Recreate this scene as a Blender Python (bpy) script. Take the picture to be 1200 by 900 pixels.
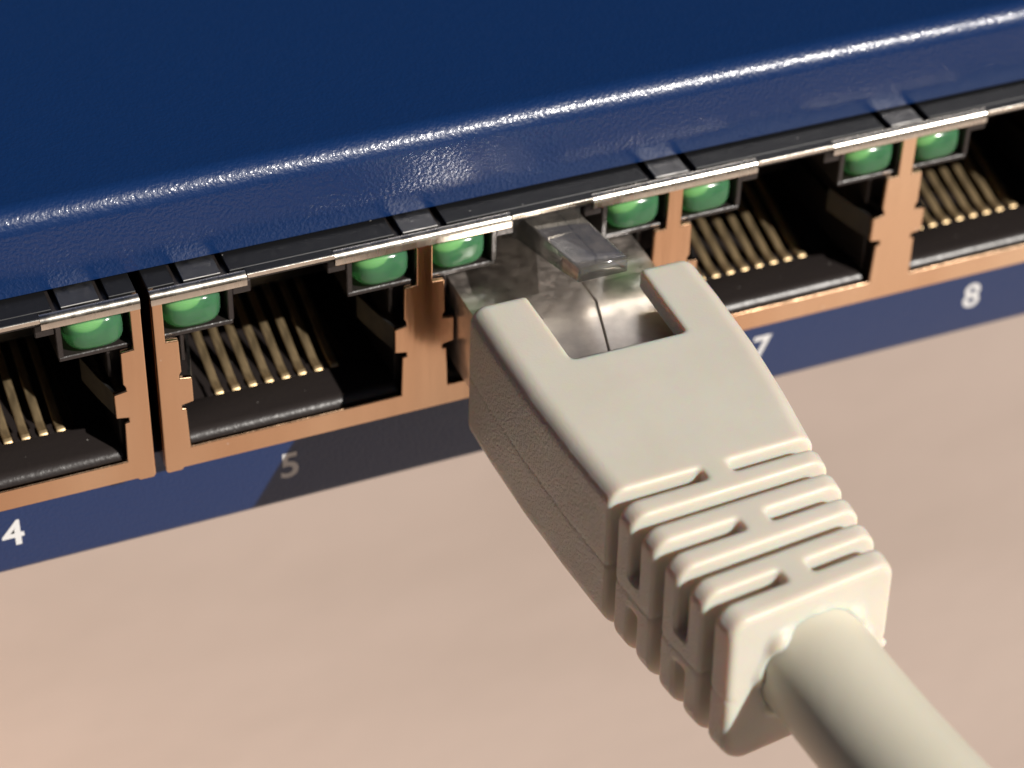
import bpy, bmesh, math, random
import numpy as np
from mathutils import Vector, Matrix
from mathutils.geometry import tessellate_polygon

# ------------------------------------------------------------------ units and frame
# Everything is laid out in millimetres in the frame of the switch: x along the row of ports,
# y into the switch (the port faces are y = 0), z up (the sill of the ports is z = 0).
MM = 0.001
TABLE_Z = -108.6                       # table top below the port sill, in mm
def W(x, y, z):                        # switch frame (mm) -> world (m), table top at world z = 0
    return Vector((x * MM, y * MM, (z - TABLE_Z) * MM))
PITCH = 13.97
scene = bpy.context.scene
for o in list(bpy.data.objects):
    bpy.data.objects.remove(o)

# ------------------------------------------------------------------ camera
AZ, EL, ROLL, FPX = 0.41365, 0.68175, 0.0307, 2750.02
TARGET, DIST = (-1.995, 0.0, -1.057), 125.41
d = Vector((math.sin(AZ) * math.cos(EL), math.cos(AZ) * math.cos(EL), -math.sin(EL)))
right = d.cross(Vector((0, 0, 1))).normalized()
up = right.cross(d)
rr = math.cos(ROLL) * right + math.sin(ROLL) * up
uu = -math.sin(ROLL) * right + math.cos(ROLL) * up
cam_data = bpy.data.cameras.new('camera')
cam = bpy.data.objects.new('camera', cam_data)
scene.collection.objects.link(cam)
scene.camera = cam
rot = Matrix((rr, uu, -d)).transposed()
cam.matrix_world = Matrix.Translation(W(*(Vector(TARGET) - DIST * d))) @ rot.to_4x4()
cam_data.sensor_width = 36.0
cam_data.lens = 36.0 * FPX / 1200.0
cam_data.clip_start = 0.005
cam_data.clip_end = 50.0
cam_data.dof.use_dof = True
cam_data.dof.focus_distance = 0.1128
cam_data.dof.aperture_fstop = 46.0
scene.render.resolution_x, scene.render.resolution_y = 1024, 768

# ------------------------------------------------------------------ sun, sky, exposure
SUN_TRAVEL = Vector((-0.62, 1.0, -0.855)).normalized()
SUN_EL = math.asin(-SUN_TRAVEL.z)
SUN_ROT = math.atan2(-SUN_TRAVEL.x, -SUN_TRAVEL.y)
world = bpy.data.worlds.new('World')
scene.world = world
world.use_nodes = True
wn = world.node_tree
sky = wn.nodes.new('ShaderNodeTexSky')
sky.sky_type = 'NISHITA'
sky.sun_disc = False
sky.sun_elevation = SUN_EL
sky.sun_rotation = SUN_ROT
bg = wn.nodes['Background']
bg.inputs['Strength'].default_value = 0.013
wn.links.new(sky.outputs[0], bg.inputs['Color'])
sun_data = bpy.data.lights.new('sun', 'SUN')
sun_data.energy = 4.8
sun_data.angle = math.radians(0.5)
sun_data.color = (1.0, 0.95, 0.885)
sun = bpy.data.objects.new('sun', sun_data)
scene.collection.objects.link(sun)
sun.rotation_euler = SUN_TRAVEL.to_track_quat('-Z', 'Y').to_euler()
sun.location = (0.3, -0.6, 0.6)
scene.view_settings.view_transform = 'Standard'
scene.view_settings.look = 'None'
scene.view_settings.exposure = 0.03
scene.view_settings.gamma = 1.0
scene.view_settings.use_curve_mapping = False

# ------------------------------------------------------------------ materials
def new_mat(name, color, rough=0.5, metal=0.0, **kw):
    m = bpy.data.materials.new(name)
    m.use_nodes = True
    b = m.node_tree.nodes['Principled BSDF']
    b.inputs['Base Color'].default_value = (*color, 1)
    b.inputs['Roughness'].default_value = rough
    b.inputs['Metallic'].default_value = metal
    for k, v in kw.items():
        b.inputs[k.replace('_', ' ')].default_value = v
    return m
def node(m, kind, **kw):
    n = m.node_tree.nodes.new(kind)
    for k, v in kw.items():
        if k in n.inputs: n.inputs[k].default_value = v
        else: setattr(n, k, v)
    return n
def link(m, a, ai, b, bi): m.node_tree.links.new(a.outputs[ai], b.inputs[bi])
def coords(m, scale=(1, 1, 1), rot=(0, 0, 0)):
    t = node(m, 'ShaderNodeTexCoord')
    mp = node(m, 'ShaderNodeMapping')
    mp.inputs['Scale'].default_value = scale
    mp.inputs['Rotation'].default_value = rot
    link(m, t, 'Object', mp, 'Vector')
    return mp
def noise(m, vec, scale, detail=3.0, rough=0.5):
    n = node(m, 'ShaderNodeTexNoise', Scale=scale, Detail=detail, Roughness=rough)
    link(m, vec, 'Vector', n, 'Vector')
    return n
def ramp(m, src, out, stops):
    r = node(m, 'ShaderNodeValToRGB')
    e = r.color_ramp.elements
    while len(e) < len(stops): e.new(0.5)
    for i, (p, c) in enumerate(stops):
        e[i].position = p
        e[i].color = (*c, 1) if len(c) == 3 else c
    link(m, src, out, r, 'Fac')
    return r
def bump(m, height, out, strength, dist, prev=None):
    b = node(m, 'ShaderNodeBump')
    b.inputs['Strength'].default_value = strength
    b.inputs['Distance'].default_value = dist
    link(m, height, out, b, 'Height')
    if prev: link(m, prev, 'Normal', b, 'Normal')
    return b
def dust(m, scale, size, amount, color=(0.42, 0.40, 0.37)):
    """scattered pale specks lying on the surface"""
    b = m.node_tree.nodes['Principled BSDF']
    v = coords(m)
    vo = node(m, 'ShaderNodeTexVoronoi', Scale=scale); link(m, v, 'Vector', vo, 'Vector')
    lt_ = node(m, 'ShaderNodeMath', operation='LESS_THAN'); link(m, vo, 'Distance', lt_, 0); lt_.inputs[1].default_value = size
    sp = node(m, 'ShaderNodeSeparateColor'); link(m, vo, 'Color', sp, 'Color')
    l2 = node(m, 'ShaderNodeMath', operation='LESS_THAN'); link(m, sp, 'Red', l2, 0); l2.inputs[1].default_value = amount
    mu_ = node(m, 'ShaderNodeMath', operation='MULTIPLY'); link(m, lt_, 0, mu_, 0); link(m, l2, 0, mu_, 1)
    mx = node(m, 'ShaderNodeMix', data_type='RGBA'); link(m, mu_, 0, mx, 'Factor')
    bc = b.inputs['Base Color']
    if bc.is_linked: m.node_tree.links.new(bc.links[0].from_socket, mx.inputs[6])
    else: mx.inputs[6].default_value = bc.default_value
    mx.inputs[7].default_value = (*color, 1)
    m.node_tree.links.new(mx.outputs[2], bc)
def bsdf(m): return m.node_tree.nodes['Principled BSDF']
def grey(v): return (v, v, v)

# table: pale pinkish wood
M_TABLE = new_mat('pale_wood', (0.6, 0.46, 0.37), 0.55)
v = coords(M_TABLE, (9, 20, 9), (0, 0, math.radians(-20)))
n1 = noise(M_TABLE, v, 1.0, 5, 0.55)
r1 = ramp(M_TABLE, n1, 'Fac', [(0.30, (0.575, 0.45, 0.375)), (0.5, (0.655, 0.515, 0.435)), (0.72, (0.70, 0.555, 0.47))])
link(M_TABLE, r1, 'Color', bsdf(M_TABLE), 'Base Color')
n2 = noise(M_TABLE, v, 22.0, 4, 0.6)
bb = bump(M_TABLE, n2, 'Fac', 0.25, 0.0004)
link(M_TABLE, bb, 'Normal', bsdf(M_TABLE), 'Normal')

# powder-coated blue steel with orange-peel relief
M_BLUE = new_mat('blue_powder_coat', (0.0045, 0.0255, 0.104), 0.3, 0.0)
bsdf(M_BLUE).inputs['Specular IOR Level'].default_value = 0.4
bsdf(M_BLUE).inputs['Coat Weight'].default_value = 0.35
bsdf(M_BLUE).inputs['Coat Roughness'].default_value = 0.13
v = coords(M_BLUE)
n1 = noise(M_BLUE, v, 5200, 2, 0.5)
n2 = noise(M_BLUE, v, 900, 2, 0.5)
b1 = bump(M_BLUE, n2, 'Fac', 0.05, 0.00012)
b2 = bump(M_BLUE, n1, 'Fac', 0.55, 0.00006, b1)
link(M_BLUE, b2, 'Normal', bsdf(M_BLUE), 'Coat Normal')
link(M_BLUE, b2, 'Normal', bsdf(M_BLUE), 'Normal')
nv = noise(M_BLUE, v, 1500, 3, 0.6)
rv = ramp(M_BLUE, nv, 'Fac', [(0.3, grey(0.32)), (0.7, grey(0.42))])
link(M_BLUE, rv, 'Color', bsdf(M_BLUE), 'Roughness')

def metal(name, color, rough, brush=(1, 1, 1), bstr=0.1):
    m = new_mat(name, color, rough, 1.0)
    v = coords(m, brush)
    n = noise(m, v, 1500, 3, 0.6)
    bb_ = bump(m, n, 'Fac', bstr, 0.00003)
    link(m, bb_, 'Normal', bsdf(m), 'Normal')
    r = ramp(m, n, 'Fac', [(0.3, grey(rough * 0.8)), (0.7, grey(rough * 1.3))])
    link(m, r, 'Color', bsdf(m), 'Roughness')
    return m
M_FACE = metal('copper_alloy', (0.64, 0.37, 0.225), 0.16, (1, 1, 0.10), 0.4)
v = coords(M_FACE, (1, 1, 0.6)); nt_ = noise(M_FACE, v, 48, 3, 0.55)
rt_ = ramp(M_FACE, nt_, 'Fac', [(0.32, (0.57, 0.315, 0.175)), (0.70, (0.80, 0.57, 0.385))])
link(M_FACE, rt_, 'Color', bsdf(M_FACE), 'Base Color')
M_CHROME = metal('nickel_fold', (0.74, 0.68, 0.60), 0.26, (1, 1, 0.15), 0.5)
M_FINGER = metal('grey_nickel', (0.20, 0.195, 0.19), 0.42, (1, 1, 1), 0.2)
M_GOLD = metal('gilt_contact', (0.88, 0.66, 0.38), 0.42, (1, 0.15, 1), 0.2)
M_TOPPLATE = new_mat('dark_reflection_plate', (0.008, 0.008, 0.009), 0.45, 0.0)  # bare metal's dark reflection is put into this base colour
v = coords(M_TOPPLATE); n1 = noise(M_TOPPLATE, v, 1200, 4, 0.6)
bb = bump(M_TOPPLATE, n1, 'Fac', 0.2, 0.00005); link(M_TOPPLATE, bb, 'Normal', bsdf(M_TOPPLATE), 'Normal')

M_PLASTIC = new_mat('black_brown_plastic', (0.026, 0.021, 0.02), 0.33)
v = coords(M_PLASTIC); n1 = noise(M_PLASTIC, v, 2600, 3, 0.6)
bb = bump(M_PLASTIC, n1, 'Fac', 0.5, 0.00005); link(M_PLASTIC, bb, 'Normal', bsdf(M_PLASTIC), 'Normal')

M_LED_GLOW = new_mat('pale_green_glow', (0.86, 0.95, 0.66), 0.6)  # for an added body in each lens, imitating sunlight gathered there
M_LED = new_mat('green_diffused_lens', (0.15, 0.43, 0.22), 0.16, 0.0, IOR=1.5)
q = bsdf(M_LED)
q.inputs['Subsurface Weight'].default_value = 0.7
q.inputs['Subsurface Radius'].default_value = (0.5, 1.0, 0.45)
q.inputs['Subsurface Scale'].default_value = 0.0007
q.inputs['Transmission Weight'].default_value = 0.25
q.inputs['Coat Weight'].default_value = 0.3
q.inputs['Coat Roughness'].default_value = 0.08

M_BOOT = new_mat('ivory_rubber', (0.67, 0.635, 0.56), 0.40, 0.0)
q = bsdf(M_BOOT)
q.inputs['Subsurface Weight'].default_value = 1.0
q.inputs['Subsurface Radius'].default_value = (1.0, 0.42, 0.16)
q.inputs['Subsurface Scale'].default_value = 0.0009
v = coords(M_BOOT); n1 = noise(M_BOOT, v, 3200, 2, 0.5); n2 = noise(M_BOOT, v, 500, 3, 0.5)
b1 = bump(M_BOOT, n2, 'Fac', 0.05, 0.0002)
q.inputs['Specular IOR Level'].default_value = 0.35
n3 = noise(M_BOOT, v, 6500, 2, 0.5)
tc = node(M_BOOT, 'ShaderNodeTexCoord'); sx = node(M_BOOT, 'ShaderNodeSeparateXYZ'); link(M_BOOT, tc, 'Normal', sx, 'Vector')
ab = node(M_BOOT, 'ShaderNodeMath', operation='ABSOLUTE'); link(M_BOOT, sx, 'X', ab, 0)
mr = node(M_BOOT, 'ShaderNodeMapRange'); link(M_BOOT, ab, 0, mr, 'Value')
mr.inputs['From Min'].default_value = 0.8; mr.inputs['From Max'].default_value = 0.98
mr.inputs['To Min'].default_value = 0.08; mr.inputs['To Max'].default_value = 1.0
mu = node(M_BOOT, 'ShaderNodeMath', operation='MULTIPLY'); link(M_BOOT, n3, 'Fac', mu, 0); link(M_BOOT, mr, 'Result', mu, 1)
b2 = bump(M_BOOT, mu, 0, 0.9, 0.00010, b1)
link(M_BOOT, b2, 'Normal', q, 'Normal')
n4 = noise(M_BOOT, v, 160, 4, 0.6)
rc = ramp(M_BOOT, n4, 'Fac', [(0.3, (0.655, 0.61, 0.52)), (0.55, (0.685, 0.645, 0.56)), (0.75, (0.705, 0.67, 0.59))])
link(M_BOOT, rc, 'Color', q, 'Base Color')
rv = ramp(M_BOOT, n2, 'Fac', [(0.35, grey(0.32)), (0.7, grey(0.48))])
link(M_BOOT, rv, 'Color', q, 'Roughness')

M_CABLE = new_mat('grey_beige_sheath', (0.68, 0.635, 0.52), 0.42)
q = bsdf(M_CABLE)
q.inputs['Subsurface Weight'].default_value = 0.4
q.inputs['Subsurface Radius'].default_value = (1.0, 0.6, 0.3)
q.inputs['Subsurface Scale'].default_value = 0.0006
v = coords(M_CABLE); n1 = noise(M_CABLE, v, 900, 3, 0.5)
bb = bump(M_CABLE, n1, 'Fac', 0.15, 0.0001); link(M_CABLE, bb, 'Normal', q, 'Normal')

M_CLEAR = new_mat('clear_plastic', (0.86, 0.85, 0.81), 0.05, 0.0, IOR=1.6)
q = bsdf(M_CLEAR); q.inputs['Transmission Weight'].default_value = 0.93
q.inputs['Specular IOR Level'].default_value = 0.8; q.inputs['Coat Weight'].default_value = 1.0; q.inputs['Coat IOR'].default_value = 1.6; q.inputs['Coat Roughness'].default_value = 0.08
v = coords(M_CLEAR); n1 = noise(M_CLEAR, v, 700, 3, 0.6)
bb = bump(M_CLEAR, n1, 'Fac', 0.05, 0.0001); link(M_CLEAR, bb, 'Normal', q, 'Normal')
def let_through(m, fac, tint):
    nt = m.node_tree
    t = nt.nodes.new('ShaderNodeBsdfTransparent'); t.inputs['Color'].default_value = (*tint, 1)
    mx = nt.nodes.new('ShaderNodeMixShader'); mx.inputs['Fac'].default_value = fac
    nt.links.new(bsdf(m).outputs[0], mx.inputs[1]); nt.links.new(t.outputs[0], mx.inputs[2])
    nt.links.new(mx.outputs[0], nt.nodes['Material Output'].inputs['Surface'])
let_through(M_CLEAR, 0.45, (0.93, 0.92, 0.89))
let_through(M_LED, 0.5, (0.70, 0.97, 0.62))
M_SHIELD = metal('nickel_shield', (0.66, 0.60, 0.55), 0.50, (1, 1, 1), 0.2)
for k_, v_ in (('Coat Weight', 1.0), ('Coat IOR', 2.2), ('Coat Roughness', 0.17)): bsdf(M_SHIELD).inputs[k_].default_value = v_
v = coords(M_SHIELD); n2 = noise(M_SHIELD, v, 420, 4, 0.65)
rv = ramp(M_SHIELD, n2, 'Fac', [(0.35, (0.68, 0.60, 0.545)), (0.65, (0.88, 0.79, 0.72))])
link(M_SHIELD, rv, 'Color', bsdf(M_SHIELD), 'Base Color')

dust(M_TOPPLATE, 1100, 0.05, 0.5)
dust(M_PLASTIC, 1200, 0.045, 0.25)
dust(M_FACE, 900, 0.04, 0.25, (0.9, 0.86, 0.8))
dust(M_BOOT, 420, 0.03, 0.16, (0.22, 0.15, 0.10))
M_PRINT = new_mat('white_print', (0.74, 0.74, 0.74), 0.5)
M_RUBBER = new_mat('black_rubber', (0.02, 0.02, 0.02), 0.7)

# ------------------------------------------------------------------ mesh helpers (all in mm)
COL = scene.collection
def bm_box(bm, x0, x1, y0, y1, z0, z1):
    vs = [bm.verts.new(c) for c in ((x0, y0, z0), (x1, y0, z0), (x1, y1, z0), (x0, y1, z0),
                                    (x0, y0, z1), (x1, y0, z1), (x1, y1, z1), (x0, y1, z1))]
    for f in ((3, 2, 1, 0), (4, 5, 6, 7), (0, 1, 5, 4), (1, 2, 6, 5), (2, 3, 7, 6), (3, 0, 4, 7)):
        bm.faces.new([vs[i] for i in f])
def bm_prism_x(bm, prof, x0, x1):
    """closed (y, z) profile, counter-clockwise or not, extruded along x"""
    a = [bm.verts.new((x0, y, z)) for y, z in prof]
    b = [bm.verts.new((x1, y, z)) for y, z in prof]
    n = len(prof)
    for i in range(n):
        j = (i + 1) % n
        bm.faces.new((a[i], a[j], b[j], b[i]))
    tri = tessellate_polygon([[Vector((y, z, 0)) for y, z in prof]])
    for t in tri:
        bm.faces.new([a[i] for i in t]); bm.faces.new([b[i] for i in reversed(t)])
def bm_prism_y(bm, poly, y0, y1):
    """(x, z) polygon with thickness along y"""
    a = [bm.verts.new((x, y0, z)) for x, z in poly]
    b = [bm.verts.new((x, y1, z)) for x, z in poly]
    n = len(poly)
    for i in range(n):
        j = (i + 1) % n
        bm.faces.new((a[i], a[j], b[j], b[i]))
    for t in tessellate_polygon([[Vector((x, z, 0)) for x, z in poly]]):
        bm.faces.new([a[i] for i in t]); bm.faces.new([b[i] for i in reversed(t)])
def finish(bm, name, bevel=0.0, seg=2, smooth_angle=35.0, limit=30.0, clamp=True):
    bmesh.ops.recalc_face_normals(bm, faces=bm.faces)
    if bevel:
        bmesh.ops.dissolve_limit(bm, angle_limit=math.radians(0.5), verts=bm.verts, edges=bm.edges)
        ed = [e for e in bm.edges if len(e.link_faces) == 2 and e.calc_face_angle(0) > math.radians(limit)]
        bmesh.ops.bevel(bm, geom=ed, offset=bevel, segments=seg, affect='EDGES', profile=0.5, clamp_overlap=clamp)
    bmesh.ops.scale(bm, vec=(MM, MM, MM), verts=bm.verts)
    for f in bm.faces: f.smooth = True
    for e in bm.edges:
        e.smooth = not (len(e.link_faces) == 2 and e.calc_face_angle(0) > math.radians(smooth_angle))
    me = bpy.data.meshes.new(name)
    bm.to_mesh(me); bm.free()
    return me
def add(name, mesh, mat, parent=None, at=(0, 0, 0), rot=None):
    """link a mesh whose local origin sits at switch-frame point `at` (mm)"""
    o = bpy.data.objects.new(name, mesh)
    COL.objects.link(o)
    if mat is not None and not mesh.materials: mesh.materials.append(mat)
    o.location = W(*at)
    if rot: o.rotation_euler = rot
    if parent is not None:
        o.parent = parent
        o.location = W(*at) - ORIGIN[parent.name]
        ORIGIN[o.name] = W(*at)
    else:
        ORIGIN[o.name] = W(*at)
    return o
ORIGIN = {}
def root(name, at):
    o = bpy.data.objects.new(name, None)
    COL.objects.link(o)
    o.empty_display_size = 0.01
    o.location = W(*at)
    ORIGIN[o.name] = W(*at)
    return o
def tag(o, label, cat=None, group=None, kind=None):
    if label: o['label'] = label
    if cat: o['category'] = cat
    if group: o['group'] = group
    if kind: o['kind'] = kind
    return o
def box_mesh(name, x0, x1, y0, y1, z0, z1, bevel=0.0, seg=2):
    bm = bmesh.new(); bm_box(bm, x0, x1, y0, y1, z0, z1)
    return finish(bm, name, bevel, seg)

# ------------------------------------------------------------------ table and the block under the switch
bm = bmesh.new()
bm_box(bm, -150, 330, -205, 280, -24, 0)
table = add('table', finish(bm, 'table', 1.5, 3), M_TABLE, at=(0, 0, TABLE_Z))
tag(table, 'pale pinkish wooden table top below the blue switch', 'table', kind='structure')

CASE_X0, CASE_X1, CASE_D = -152.0, 48.0, 150.0
FACE_Y, LIP_Z, TOP_Z, BOT_Z = 1.95, 10.03, 14.68, -7.38
FOOT = 1.5
block = add('support_block', box_mesh('support_block', -50, 50, -70, 70, 0, BOT_Z - FOOT - TABLE_Z, 1.0, 2), M_TABLE, at=(-88, 78, TABLE_Z))
tag(block, 'plain wooden block holding up the end of the switch', 'block')

# ------------------------------------------------------------------ the switch
switch = root('network_switch', (-52, 77, BOT_Z - FOOT))
tag(switch, 'blue powder-coated metal network switch with a row of numbered ports', 'network switch')

def arc(cy, cz, r, a0, a1, n):
    return [(cy + r * math.cos(math.radians(a0 + (a1 - a0) * i / n)), cz + r * math.sin(math.radians(a0 + (a1 - a0) * i / n))) for i in range(n + 1)]
R = 1.2
prof = [(FACE_Y + 1.0, LIP_Z), (FACE_Y + 0.10, LIP_Z), (FACE_Y, LIP_Z + 0.10)]
prof += arc(FACE_Y + R, TOP_Z - R, R, 180, 90, 12)
prof += [(CASE_D, TOP_Z), (CASE_D, TOP_Z - 1.0), (FACE_Y + R, TOP_Z - 1.0)]
prof += arc(FACE_Y + R, TOP_Z - R, R - 1.0, 90, 180, 6)[1:]
bm = bmesh.new(); bm_prism_x(bm, prof, CASE_X0, CASE_X1)
add('top_cover', finish(bm, 'top_cover'), M_BLUE, switch)
prof = [(FACE_Y + 1.0, -1.55), (FACE_Y, -1.55)] + arc(FACE_Y + 0.5, BOT_Z + 0.5, 0.5, 180, 270, 6)
prof += [(CASE_D, BOT_Z), (CASE_D, BOT_Z + 1.0), (FACE_Y + 1.0, BOT_Z + 1.0)]
bm = bmesh.new(); bm_prism_x(bm, prof, CASE_X0, CASE_X1)
add('base_tray', finish(bm, 'base_tray'), M_BLUE, switch)
P4 = -28.7                                         # centre of the last port of the other port block
CX = [P4 - 3 * PITCH, P4 - 2 * PITCH, P4 - PITCH, P4, -PITCH, 0.0, PITCH, 2 * PITCH]
JA0, JA1, JB0, JB1 = CX[0] - 7.1, CX[3] + 7.1, CX[4] - 7.1, CX[7] + 7.1
for a, b in ((CASE_X0, JA0 - 0.3), (JB1 + 0.3, CASE_X1)):
    add('front_panel', box_mesh('front_panel', a, b, FACE_Y + 0.02, FACE_Y + 1.0, -1.55, LIP_Z), M_BLUE, switch)
for a, b in ((CASE_X0 - 1.0, CASE_X0), (CASE_X1, CASE_X1 + 1.0)):
    add('side_panel', box_mesh('side_panel', a, b, FACE_Y + 0.3, CASE_D, BOT_Z + 0.2, TOP_Z - 0.3, 0.3), M_BLUE, switch)
add('rear_panel', box_mesh('rear_panel', CASE_X0, CASE_X1, CASE_D, CASE_D + 1.0, BOT_Z + 0.2, TOP_Z - 0.2, 0.3), M_BLUE, switch)
foot_me = box_mesh('rubber_foot', -5, 5, -5, 5, -FOOT, 0, 0.4)
for fx in (-130, -46):
    for fy in (18, 138):
        add('rubber_foot', foot_me, M_RUBBER, switch, at=(fx, fy, BOT_Z))

# printed port numbers on the strip below the ports
def text_mesh(ch, h):
    cu = bpy.data.curves.new('glyph', 'FONT')
    cu.body = ch; cu.size = h / 0.70 ; cu.align_x = 'CENTER'
    cu.offset = 0.045; cu.extrude = 0.006
    t = bpy.data.objects.new('glyph', cu); COL.objects.link(t)
    bpy.context.view_layer.update()
    me = bpy.data.meshes.new_from_object(t.evaluated_get(bpy.context.evaluated_depsgraph_get()))
    bpy.data.objects.remove(t); bpy.data.curves.remove(cu)
    me.transform(Matrix.Rotation(math.radians(90), 4, 'X'))
    me.transform(Matrix.Scale(MM, 4))
    me.name = 'port_number'
    return me
for i, cx in enumerate(CX):
    o = add('port_number', text_mesh(str(i + 1), 1.62), M_PRINT, switch, at=(cx + (0.35 if i > 4 else 0.02 if i == 4 else -0.18), FACE_Y - 0.009, -5.42 if i < 5 else -5.36))
    o['label'] = 'white printed digit %d below its port' % (i + 1)

# ------------------------------------------------------------------ port blocks: folded sheet-metal shells
OPEN = [(5.70, 0.0), (5.77, 2.50), (5.99, 2.54), (5.99, 2.76), (5.37, 2.87), (5.37, 4.40), (5.99, 4.50), (5.99, 4.72), (5.87, 4.90),
        (5.90, 6.90), (6.55, 6.95), (6.55, 9.26), (2.27, 9.26), (2.27, 9.6)]
Z_FOLD, Z_PLATE, Z_B, T = 9.6, 9.95, -1.36, 0.28
def shell_mesh(centres, x0, x1):
    bm = bmesh.new()
    poly = [(x0 + 0.1, Z_B - 0.08), (x0 + 0.85, Z_B - 0.08), (x0 + 0.95, Z_B + 0.06), (x1 - 0.95, Z_B + 0.06), (x1 - 0.85, Z_B - 0.08), (x1 - 0.1, Z_B - 0.08), (x1, Z_B + 0.1), (x1, Z_FOLD)]
    for cx in reversed(centres):
        poly += [(cx + x, z) for x, z in reversed(OPEN)]
        poly += [(cx - x, z) for x, z in OPEN]
    poly += [(x0, Z_FOLD), (x0, Z_B + 0.1)]
    bm_prism_y(bm, poly, 0.0, T)
    # side walls of the shell
    bm_box(bm, x0, x0 + T, T + 0.01, 17.0, Z_B + 0.2, Z_PLATE - 0.1)
    bm_box(bm, x1 - T, x1, T + 0.01, 17.0, Z_B + 0.2, Z_PLATE - 0.1)
    bm_box(bm, x0 + 0.3, x1 - 0.3, T + 0.01, 17.0, Z_B + 0.02, Z_B + 0.2)
    return finish(bm, 'port_shell', 0.065, 3, smooth_angle=4, clamp=False)
def fold_mesh(xa, xb):
    bm = bmesh.new()
    r = Z_PLATE - Z_FOLD
    prof = [(0.0, Z_FOLD - 0.32)] + arc(r, Z_FOLD, r, 180, 90, 8) + [(r + 0.03, Z_PLATE), (r + 0.03, Z_PLATE - T)] + arc(r, Z_FOLD, r - T, 90, 180, 4)[0:] + [(T, Z_FOLD - 0.32)]
    prof = [(y - 0.012, z) for y, z in prof]
    bm_prism_x(bm, prof, xa, xb)
    return finish(bm, 'folded_edge', 0.0, smooth_angle=30)

def finger_mesh():
    bm = bmesh.new()
    bm_prism_x(bm, [(0.60, Z_PLATE - 0.02), (0.95, Z_PLATE - 0.02), (2.9, Z_PLATE + 0.02), (2.9, Z_PLATE - 0.13), (0.95, Z_PLATE - 0.17), (0.60, Z_PLATE - 0.17)], -0.95, 0.95)
    return finish(bm, 'grounding_finger', 0.03, 1)
FINGER = finger_mesh()

def led_mesh():
    bm = bmesh.new()
    bmesh.ops.create_uvsphere(bm, u_segments=40, v_segments=24, radius=1.0)
    for vv in bm.verts:
        x, y, z = vv.co
        e = 0.62
        s = lambda t, p: math.copysign(abs(t) ** p, t)
        vv.co = (1.52 * s(x, e), 1.45 * s(y, 0.85), 1.14 * s(z, e))
    return finish(bm, 'led_lens', 0.0, smooth_angle=180)
LED = led_mesh()
def glow_mesh():  # added pale ellipsoid that gives the lens its inner glow
    bm = bmesh.new()
    bmesh.ops.create_uvsphere(bm, u_segments=24, v_segments=14, radius=1.0)
    for vv in bm.verts: vv.co = (0.95 * vv.co.x, 0.55 * vv.co.y, 0.72 * vv.co.z)
    return finish(bm, 'led_glow_body', 0.0, smooth_angle=180)
GLOW_BODY = glow_mesh()

def insert_mesh():
    bm = bmesh.new()
    for s in (-1, 1):
        def bx(x0, x1, *r):
            bm_box(bm, *((x0, x1) if s > 0 else (-x1, -x0)), *r)
        bx(2.98, 6.60, 0.36, 6.0, 6.86, 7.13)          # shelf under the lens
        bx(2.94, 3.24, 0.31, 6.1, 7.13, 9.30)          # inner wall of the lens pocket
        bx(1.98, 2.94, 0.40, 6.2, 8.56, 9.31)          # step beside the latch slot
        bx(3.24, 6.70, 2.3, 6.3, 7.13, 9.30)           # back of the pocket
        bx(6.58, 6.75, 0.34, 6.0, 7.13, 9.25)
        bx(5.62, 6.78, 0.9, 14.0, -1.05, 2.6)          # side walls below and above the spring
        bx(5.62, 6.78, 1.5, 14.0, 4.7, 6.86)
        bx(5.95, 6.76, 0.5, 14.0, 2.6, 4.7)
        bx(5.40, 5.62, 1.0, 1.6, 4.75, 6.85)
        bx(1.98, 6.78, 6.3, 14.0, 6.87, 9.29)
    bm_box(bm, -6.77, 6.77, 0.33, 14.05, 9.31, 9.62)   # roof
    bm_box(bm, -6.8, 6.8, 14.0, 14.5, -1.1, 9.6)       # back wall
    bm_prism_x(bm, [(0.36, -1.08), (0.36, -0.35)] + arc(1.02, -0.28, 0.64, 170, 90, 8) + [(3.1, 0.36), (3.25, 0.2), (3.25, -1.08)], -5.64, 5.64)
    bm_box(bm, -5.63, 5.63, 3.25, 14.0, -1.0, -0.55)
    for i in range(9):
        x = -3.2 + 0.905 * (i - 0.5)
        bm_box(bm, x - 0.19, x + 0.19, 3.26, 4.1, -0.8, 0.18)
    bm_box(bm, -5.0, 5.0, 8.8, 13.9, 2.3, 6.8)
    bm_box(bm, -5.6, -3.95, 3.26, 13.9, -0.8, 0.1)
    bm_box(bm, 3.95, 5.6, 3.26, 13.9, -0.8, 0.1)
    return finish(bm, 'port_insert', 0.05, 1)
INSERT = insert_mesh()

def pin_mesh():
    bm = bmesh.new()
    path = [(3.0, 0.05), (3.25, 0.34), (3.45, 0.40), (3.75, 0.33), (4.3, 0.42), (6.0, 0.95), (8.5, 1.75), (11.0, 2.4), (13.6, 2.6)]
    t = 0.16
    bm_prism_x(bm, [(y, z) for y, z in path] + [(y, z - t) for y, z in reversed(path)], -0.225, 0.225)
    return finish(bm, 'contact_pin', 0.06, 2, smooth_angle=25)
PIN = pin_mesh()

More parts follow.
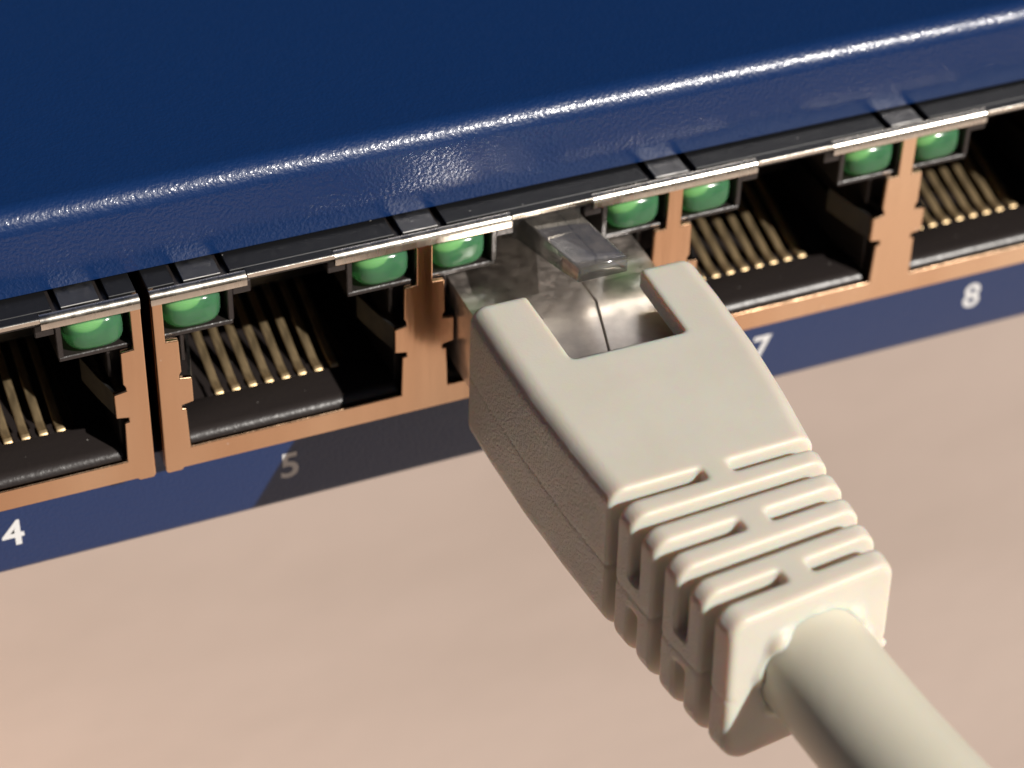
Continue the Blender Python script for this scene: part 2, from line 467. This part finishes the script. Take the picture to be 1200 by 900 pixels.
def spring_mesh(s):
    bm = bmesh.new()
    pts = [(5.40, 0.22), (5.30, 0.6), (4.95, 1.8), (4.55, 3.6)]
    a = [[bm.verts.new((s * x, y, z)) for x, y in pts] for z in (2.90, 4.36)]
    b = [[bm.verts.new((s * (x + 0.14), y + 0.03, z)) for x, y in pts] for z in (2.90, 4.36)]
    for i in range(3):
        bm.faces.new((a[0][i], a[0][i + 1], a[1][i + 1], a[1][i]))
        bm.faces.new((b[0][i], b[0][i + 1], b[1][i + 1], b[1][i]))
        for k in (0, 1): bm.faces.new((a[k][i], a[k][i + 1], b[k][i + 1], b[k][i]))
    for i in (0, 3): bm.faces.new((a[0][i], a[1][i], b[1][i], b[0][i]))
    return finish(bm, 'side_spring', 0.0)
SPRING = {s: spring_mesh(s) for s in (-1, 1)}

for centres, x0, x1, word in ((CX[:4], JA0, JA1, 'ports 1 to 4'), (CX[4:], JB0, JB1, 'ports 5 to 8')):
    shell = add('port_shell', shell_mesh(centres, x0, x1), M_FACE, switch)
    shell['label'] = 'copper coloured metal shell holding ' + word
    # folded edges between latch slots, and the dark top plate with its sprung fingers
    marks = [x0] + [v_ for c in centres for v_ in (c - 2.27, c + 2.27)] + [x1]
    fingers = []
    for i in range(0, len(marks), 2):
        xa, xb = marks[i], marks[i + 1]
        add('folded_edge', fold_mesh(xa, xb), M_CHROME, shell)
        edge = i == 0 or i == len(marks) - 2
        fx = (xa + 2.75 if i == 0 else xb - 2.75) if edge else (xa + xb) / 2
        fingers.append(fx)
    bm = bmesh.new()
    cuts = [x0 + 0.02]
    for fx in fingers: cuts += [fx - 1.38, fx + 1.38]
    cuts += [x1 - 0.02]
    for i in range(0, len(cuts), 2):
        bm_box(bm, cuts[i], cuts[i + 1], 0.60, 17.0, Z_PLATE - T, Z_PLATE - 0.005)
    for c in centres:
        bm_box(bm, c - 2.26, c + 2.26, 0.03, 0.60, Z_PLATE - T, Z_PLATE - 0.005)
    add('top_plate', finish(bm, 'top_plate', 0.03, 1), M_TOPPLATE, shell)
    for c in centres:
        add('plate_lip', box_mesh('plate_lip', c - 2.25, c + 2.25, -0.01, 0.03, Z_PLATE - T + 0.02, Z_PLATE - 0.02, 0.015, 1), M_CHROME, shell)
    for fx in fingers:
        add('grounding_finger', FINGER, M_FINGER, shell, at=(fx, 0, 0))
    for c in centres:
        add('port_insert', INSERT, M_PLASTIC, shell, at=(c, 0, 0))
        for s in (-1, 1):
            add('led_lens', LED, M_LED, shell, at=(c + s * 4.92, 1.42, 8.22))
            add('led_glow_body', GLOW_BODY, M_LED_GLOW, shell, at=(c + s * 4.92 - 0.25, 1.55, 8.2))
            add('side_spring', SPRING[s], M_FINGER, shell, at=(c, 0, 0))
        for k in range(8):
            add('contact_pin', PIN, M_GOLD, shell, at=(c - 3.2 + 0.905 * k, 0, 0))

# ------------------------------------------------------------------ the patch cable
cable_root = root('patch_cable', (0, -28, 3.9))
tag(cable_root, 'ivory network cable with moulded boot plugged into the port between 5 and 7', 'cable')

# boot as a signed distance field, meshed with surface nets: one continuous moulding
def smax(a, b, k):
    h = np.clip(0.5 - 0.5 * (a - b) / k, 0, 1) if k else 0
    return np.maximum(a, b) if not k else a * (1 - h) + b * h + k * h * (1 - h)
def smin(a, b, k): return -smax(-a, -b, k)
def sd_box(X, Y, Z, x0, x1, y0, y1, z0, z1, r=0.0):
    qx = np.abs(X - (x0 + x1) / 2) - (x1 - x0) / 2 + r
    qy = np.abs(Y - (y0 + y1) / 2) - (y1 - y0) / 2 + r
    qz = np.abs(Z - (z0 + z1) / 2) - (z1 - z0) / 2 + r
    return np.sqrt(np.maximum(qx, 0) ** 2 + np.maximum(qy, 0) ** 2 + np.maximum(qz, 0) ** 2) + np.minimum(np.maximum(qx, np.maximum(qy, qz)), 0) - r
def surface_nets(F, origin, h):
    nx, ny, nz = F.shape
    inside = F < 0
    cnt = np.zeros((nx - 1, ny - 1, nz - 1), np.int8)
    corners = [(i, j, k) for i in (0, 1) for j in (0, 1) for k in (0, 1)]
    sl = lambda i, j, k: (slice(i, nx - 1 + i), slice(j, ny - 1 + j), slice(k, nz - 1 + k))
    for c in corners: cnt += inside[sl(*c)]
    act = (cnt > 0) & (cnt < 8)
    idx = np.argwhere(act)
    vid = -np.ones(act.shape, np.int64); vid[act] = np.arange(len(idx))
    acc = np.zeros((len(idx), 3)); num = np.zeros(len(idx))
    I, J, K = idx.T
    for c in corners:
        for ax in range(3):
            if c[ax]: continue
            e = list(c); e[ax] = 1
            f0 = F[I + c[0], J + c[1], K + c[2]]; f1 = F[I + e[0], J + e[1], K + e[2]]
            m = (f0 < 0) != (f1 < 0)
            t = f0[m] / (f0[m] - f1[m])
            p = np.tile(np.array(c, float), (m.sum(), 1)); p[:, ax] = t
            acc[m] += p; num[m] += 1
    V = (idx + acc / num[:, None]) * h + origin
    quads = []
    for ax in range(3):
        a = [slice(None)] * 3; b = [slice(None)] * 3
        a[ax] = slice(0, -1); b[ax] = slice(1, None)
        s0, s1 = inside[tuple(a)], inside[tuple(b)]
        cr = np.argwhere(s0 != s1)
        u, w = (ax + 1) % 3, (ax + 2) % 3
        ok = (cr[:, u] > 0) & (cr[:, w] > 0) & (cr[:, u] < F.shape[u] - 1) & (cr[:, w] < F.shape[w] - 1)
        cr = cr[ok]
        flip = ~s0[tuple(cr.T)]
        du = np.zeros(3, int); du[u] = 1
        dw = np.zeros(3, int); dw[w] = 1
        g = lambda o: vid[tuple((cr - o).T)]
        q = np.stack([g(du + dw), g(dw), g(0 * du), g(du)], 1)
        q[flip] = q[flip][:, ::-1]
        quads.append(q)
    return V, np.concatenate(quads)

BOOT_Y0, COVER_Y, END_Y = -3.9, -18.7, -27.5
HW_Y = [-29.5, END_Y, -24.0, COVER_Y, -15.0, -11.0, -7.0, 0.0]
HW_X = [4.25, 4.32, 4.75, 5.32, 5.75, 6.08, 6.20, 6.20]
ZB0, ZB1, ZMID = -0.5, 8.0, 3.75
SLITS = [(-19.42, -18.70), (-21.16, -20.46), (-22.90, -22.20), (-24.62, -23.92), (-26.32, -25.62)]
YAW0, YAW_K = -16.0, math.radians(7.5) / 12.0       # the ribs flex sideways from here on
SAG0, SAG_K = -9.0, math.radians(5.0) / 19.0        # and sag a little
def bend(P):
    P = np.array(P, float)
    s_ = np.maximum(SAG0 - P[:, 1], 0)
    th = SAG_K * s_
    P[:, 2] = P[:, 2] - SAG_K * s_ ** 2 / 2
    P[:, 1] = P[:, 1] + (P[:, 2] - 3.9) * th * 0.6
    s_ = np.maximum(YAW0 - P[:, 1], 0)
    th = YAW_K * s_
    x = P[:, 0].copy()
    P[:, 0] = x * np.cos(th) + YAW_K * s_ ** 2 / 2
    P[:, 1] = P[:, 1] + s_ * th ** 2 / 6 + x * np.sin(th)
    return P
def boot_mesh(h=0.1):
    ax = [np.arange(-7.0, 7.01, h), np.arange(-29.6, -3.2, h), np.arange(-1.4, 8.9, h)]
    X, Y, Z = np.meshgrid(*ax, indexing='ij')
    X = X.astype(np.float32); Y = Y.astype(np.float32); Z = Z.astype(np.float32)
    hw = np.interp(Y, HW_Y, HW_X).astype(np.float32)
    # rounded-rectangle section, larger radius underneath
    rad = np.where(Z > ZMID, 0.95, 1.35)
    zc = np.where(Z > ZMID, Z - ZMID - (ZB1 - ZMID), -(Z - ZMID) - (ZMID - ZB0))
    qx = np.abs(X) - hw + rad; qz = zc + rad
    sec = np.sqrt(np.maximum(qx, 0) ** 2 + np.maximum(qz, 0) ** 2) + np.minimum(np.maximum(qx, qz), 0) - rad
    F = smax(sec, Y - BOOT_Y0, 0.4)
    F = smax(F, END_Y - Y, 0.35)
    del qx, qz, zc, rad, sec
    # notch for the latch, and the hollow that holds the plug body
    nh = 3.04 + 0.014 * (Y + 9.4)
    notch = smax(smax(np.abs(X) - nh, -9.42 - Y, 0.35), 5.0 - Z, 0.1)
    F = smax(F, -notch, 0.22)
    F = smax(F, -sd_box(X, Y, Z, -5.35, 5.35, -14.0, 2.0, 0.9, 6.75, 0.3), 0.2)
    # strain-relief slits, alternately bridged on the top centre and on the sides
    core = sd_box(X, Y, Z, -2.9, 2.9, -40, 0, 1.3, 6.55, 0.5)
    for i, (y0, y1) in enumerate(SLITS):
        slot = smax(np.abs(Y - (y0 + y1) / 2) - (y1 - y0) / 2, -core, 0.25)
        if i % 2 == 0:
            bridge = smax(np.abs(X + 0.0) - 0.68, 2.0 - np.abs(Z - ZMID), 0.0)
        else:
            bridge = smax(np.abs(Z - ZMID + 0.15) - 0.85, 2.0 - np.abs(X), 0.0)
        slot = smax(slot, -bridge, 0.22)
        F = smax(F, -slot, 0.18)
    # parting line down both sides, moulding flash round the cable hole
    F = F + 0.05 * np.exp(-((Z - ZMID - 0.02 * (Y + 10)) / 0.09) ** 2) * (np.abs(X) > 3.9)
    ang = np.arctan2(Z - 4.0, X - 0.15); rho = np.sqrt((X - 0.15) ** 2 + (Z - 4.0) ** 2)
    lump = 0.13 + 0.20 * np.sin(3 * ang + 0.6) + 0.17 * np.sin(8 * ang + 2.0)
    ring = np.sqrt((rho - 2.85) ** 2 + (Y - END_Y) ** 2) - np.maximum(lump, 0.02)
    F = smin(F, ring, 0.25)
    F = smax(F, -smax(rho - 2.5, np.abs(Y - END_Y) - 1.5, 0.1), 0.08)
    nub = np.sqrt((X - 4.4) ** 2 + ((Y + 27.3) * 1.2) ** 2 + ((Z - 2.9) * 0.8) ** 2) - 0.13
    F = smin(F, nub, 0.2)
    Vv, Q = surface_nets(F, np.array([a[0] for a in ax]), h)
    me = bpy.data.meshes.new('boot')
    me.from_pydata((bend(Vv) * MM).tolist(), [], Q.tolist())
    me.update()
    bm = bmesh.new(); bm.from_mesh(me)
    bmesh.ops.smooth_vert(bm, verts=bm.verts, factor=0.5, use_axis_x=True, use_axis_y=True, use_axis_z=True)
    bmesh.ops.recalc_face_normals(bm, faces=bm.faces)
    for f in bm.faces: f.smooth = True
    bm.to_mesh(me); bm.free()
    return me
add('boot', boot_mesh(), M_BOOT, cable_root)

# sheath
def tube_mesh(name, pts, r, n=40):
    bm = bmesh.new()
    rings = []
    for i, p in enumerate(pts):
        p = Vector(p)
        t = (Vector(pts[min(i + 1, len(pts) - 1)]) - Vector(pts[max(i - 1, 0)])).normalized()
        s = t.cross(Vector((0, 0, 1))).normalized() if abs(t.z) < 0.95 else t.cross(Vector((1, 0, 0))).normalized()
        u_ = s.cross(t)
        rings.append([bm.verts.new(p + r * (math.cos(2 * math.pi * k / n) * s + math.sin(2 * math.pi * k / n) * u_)) for k in range(n)])
    for a, b in zip(rings, rings[1:]):
        for k in range(n):
            bm.faces.new((a[k], a[(k + 1) % n], b[(k + 1) % n], b[k]))
    bm.faces.new(rings[0]); bm.faces.new(rings[-1])
    return finish(bm, name, 0.0, smooth_angle=60)
def catmull(P, n=10):
    P = [Vector(p) for p in P]
    out = []
    for i in range(len(P) - 1):
        a, b, c, e = P[max(i - 1, 0)], P[i], P[i + 1], P[min(i + 2, len(P) - 1)]
        for k in range(n):
            t = k / n
            out.append(0.5 * ((2 * b) + (c - a) * t + (2 * a - 5 * b + 4 * c - e) * t * t + (3 * b - a - 3 * c + e) * t ** 3))
    out.append(P[-1])
    return out
CR = 2.75
path = [tuple(q_) for q_ in bend([(0.15, y, 4.0) for y in (-12, -16, -20, -23, -25, -27.3)])]
path = catmull(path + [(1.55, -33.0, 2.75), (2.6, -39.0, 2.35), (5.0, -50, 1.2), (11.5, -74, -6), (27, -103, -28), (52, -136, -66), (84, -168, TABLE_Z + 14), (120, -190, TABLE_Z + CR), (175, -196, TABLE_Z + CR), (300, -180, TABLE_Z + CR)], 10)
add('cable_sheath', tube_mesh('cable_sheath', path, CR), M_CABLE, cable_root)

# plug: moulded core in a folded nickel-plated shield, clear latch
bm = bmesh.new()
bm_prism_x(bm, [(-12.5, 1.0), (-12.5, 5.84), (9.5, 5.84), (12.4, 5.5), (12.4, 2.4), (9.0, 1.0)], -5.1, 5.1)
body = add('plug_body', finish(bm, 'plug_body', 0.12, 2), M_PLASTIC, cable_root)
body['label'] = 'metal-clad plug body between boot and port'
def plate_mesh(poly):
    bm = bmesh.new()
    a = [bm.verts.new((x, y, 5.80)) for x, y in poly]; b = [bm.verts.new((x, y, 6.0)) for x, y in poly]
    n = len(poly)
    for k in range(n): bm.faces.new((a[k], a[(k + 1) % n], b[(k + 1) % n], b[k]))
    bm.faces.new(a); bm.faces.new(b)
    return finish(bm, 'shield_plate', 0.06, 3, smooth_angle=4)
add('shield_plate', plate_mesh([(-5.25, -12.3), (-1.37, -12.3), (1.05, -3.3), (1.05, 11.0), (-5.25, 11.0)]), M_SHIELD, body)
add('shield_plate', plate_mesh([(-1.30, -12.3), (5.25, -12.3), (5.25, 11.0), (1.12, 11.0), (1.12, -3.3)]), M_SHIELD, body)
for s_ in (-1, 1):
    add('shield_side', box_mesh('shield_side', min(s_ * 5.11, s_ * 5.26), max(s_ * 5.11, s_ * 5.26), -12.3, 11.0, 1.0, 5.79, 0.05, 2), M_SHIELD, body)
# latch lever: shoulder inside the slot, tail rising out of it
def latch_mesh():
    bm = bmesh.new()
    S = [  # y, z top, thickness, half width top, half width bottom
        (10.5, 6.6, 1.0, 3.0, 3.0), (5.0, 8.1, 1.1, 3.0, 3.0), (2.6, 8.75, 1.2, 2.9, 2.9), (2.2, 8.85, 1.25, 1.95, 1.95), (0.75, 9.2, 1.3, 1.95, 1.95),
        (0.55, 9.25, 1.3, 1.42, 1.75), (-1.0, 9.55, 1.25, 1.40, 1.62), (-3.0, 9.95, 1.15, 1.36, 1.48), (-4.8, 10.36, 1.05, 1.33, 1.40), (-6.15, 10.68, 0.92, 1.30, 1.35)]
    rings = [[bm.verts.new(c) for c in ((-a, y, z), (a, y, z), (b, y, z - t), (-b, y, z - t))] for y, z, t, a, b in S]
    for p, q_ in zip(rings, rings[1:]):
        for k in range(4): bm.faces.new((p[k], p[(k + 1) % 4], q_[(k + 1) % 4], q_[k]))
    bm.faces.new(rings[0]); bm.faces.new(rings[-1])
    return finish(bm, 'latch', 0.11, 3, smooth_angle=45)
lt = add('latch', latch_mesh(), M_CLEAR, body)
lt['label'] = 'clear plastic latch lever rising over the boot notch'
# gilt blades of the plug
blade = box_mesh('contact_blade', -0.15, 0.15, 8.6, 12.0, 1.0, 3.4, 0.03, 1)
for k in range(8):
    add('contact_blade', blade, M_GOLD, body, at=(-3.2 + 0.905 * k, 0, 0))
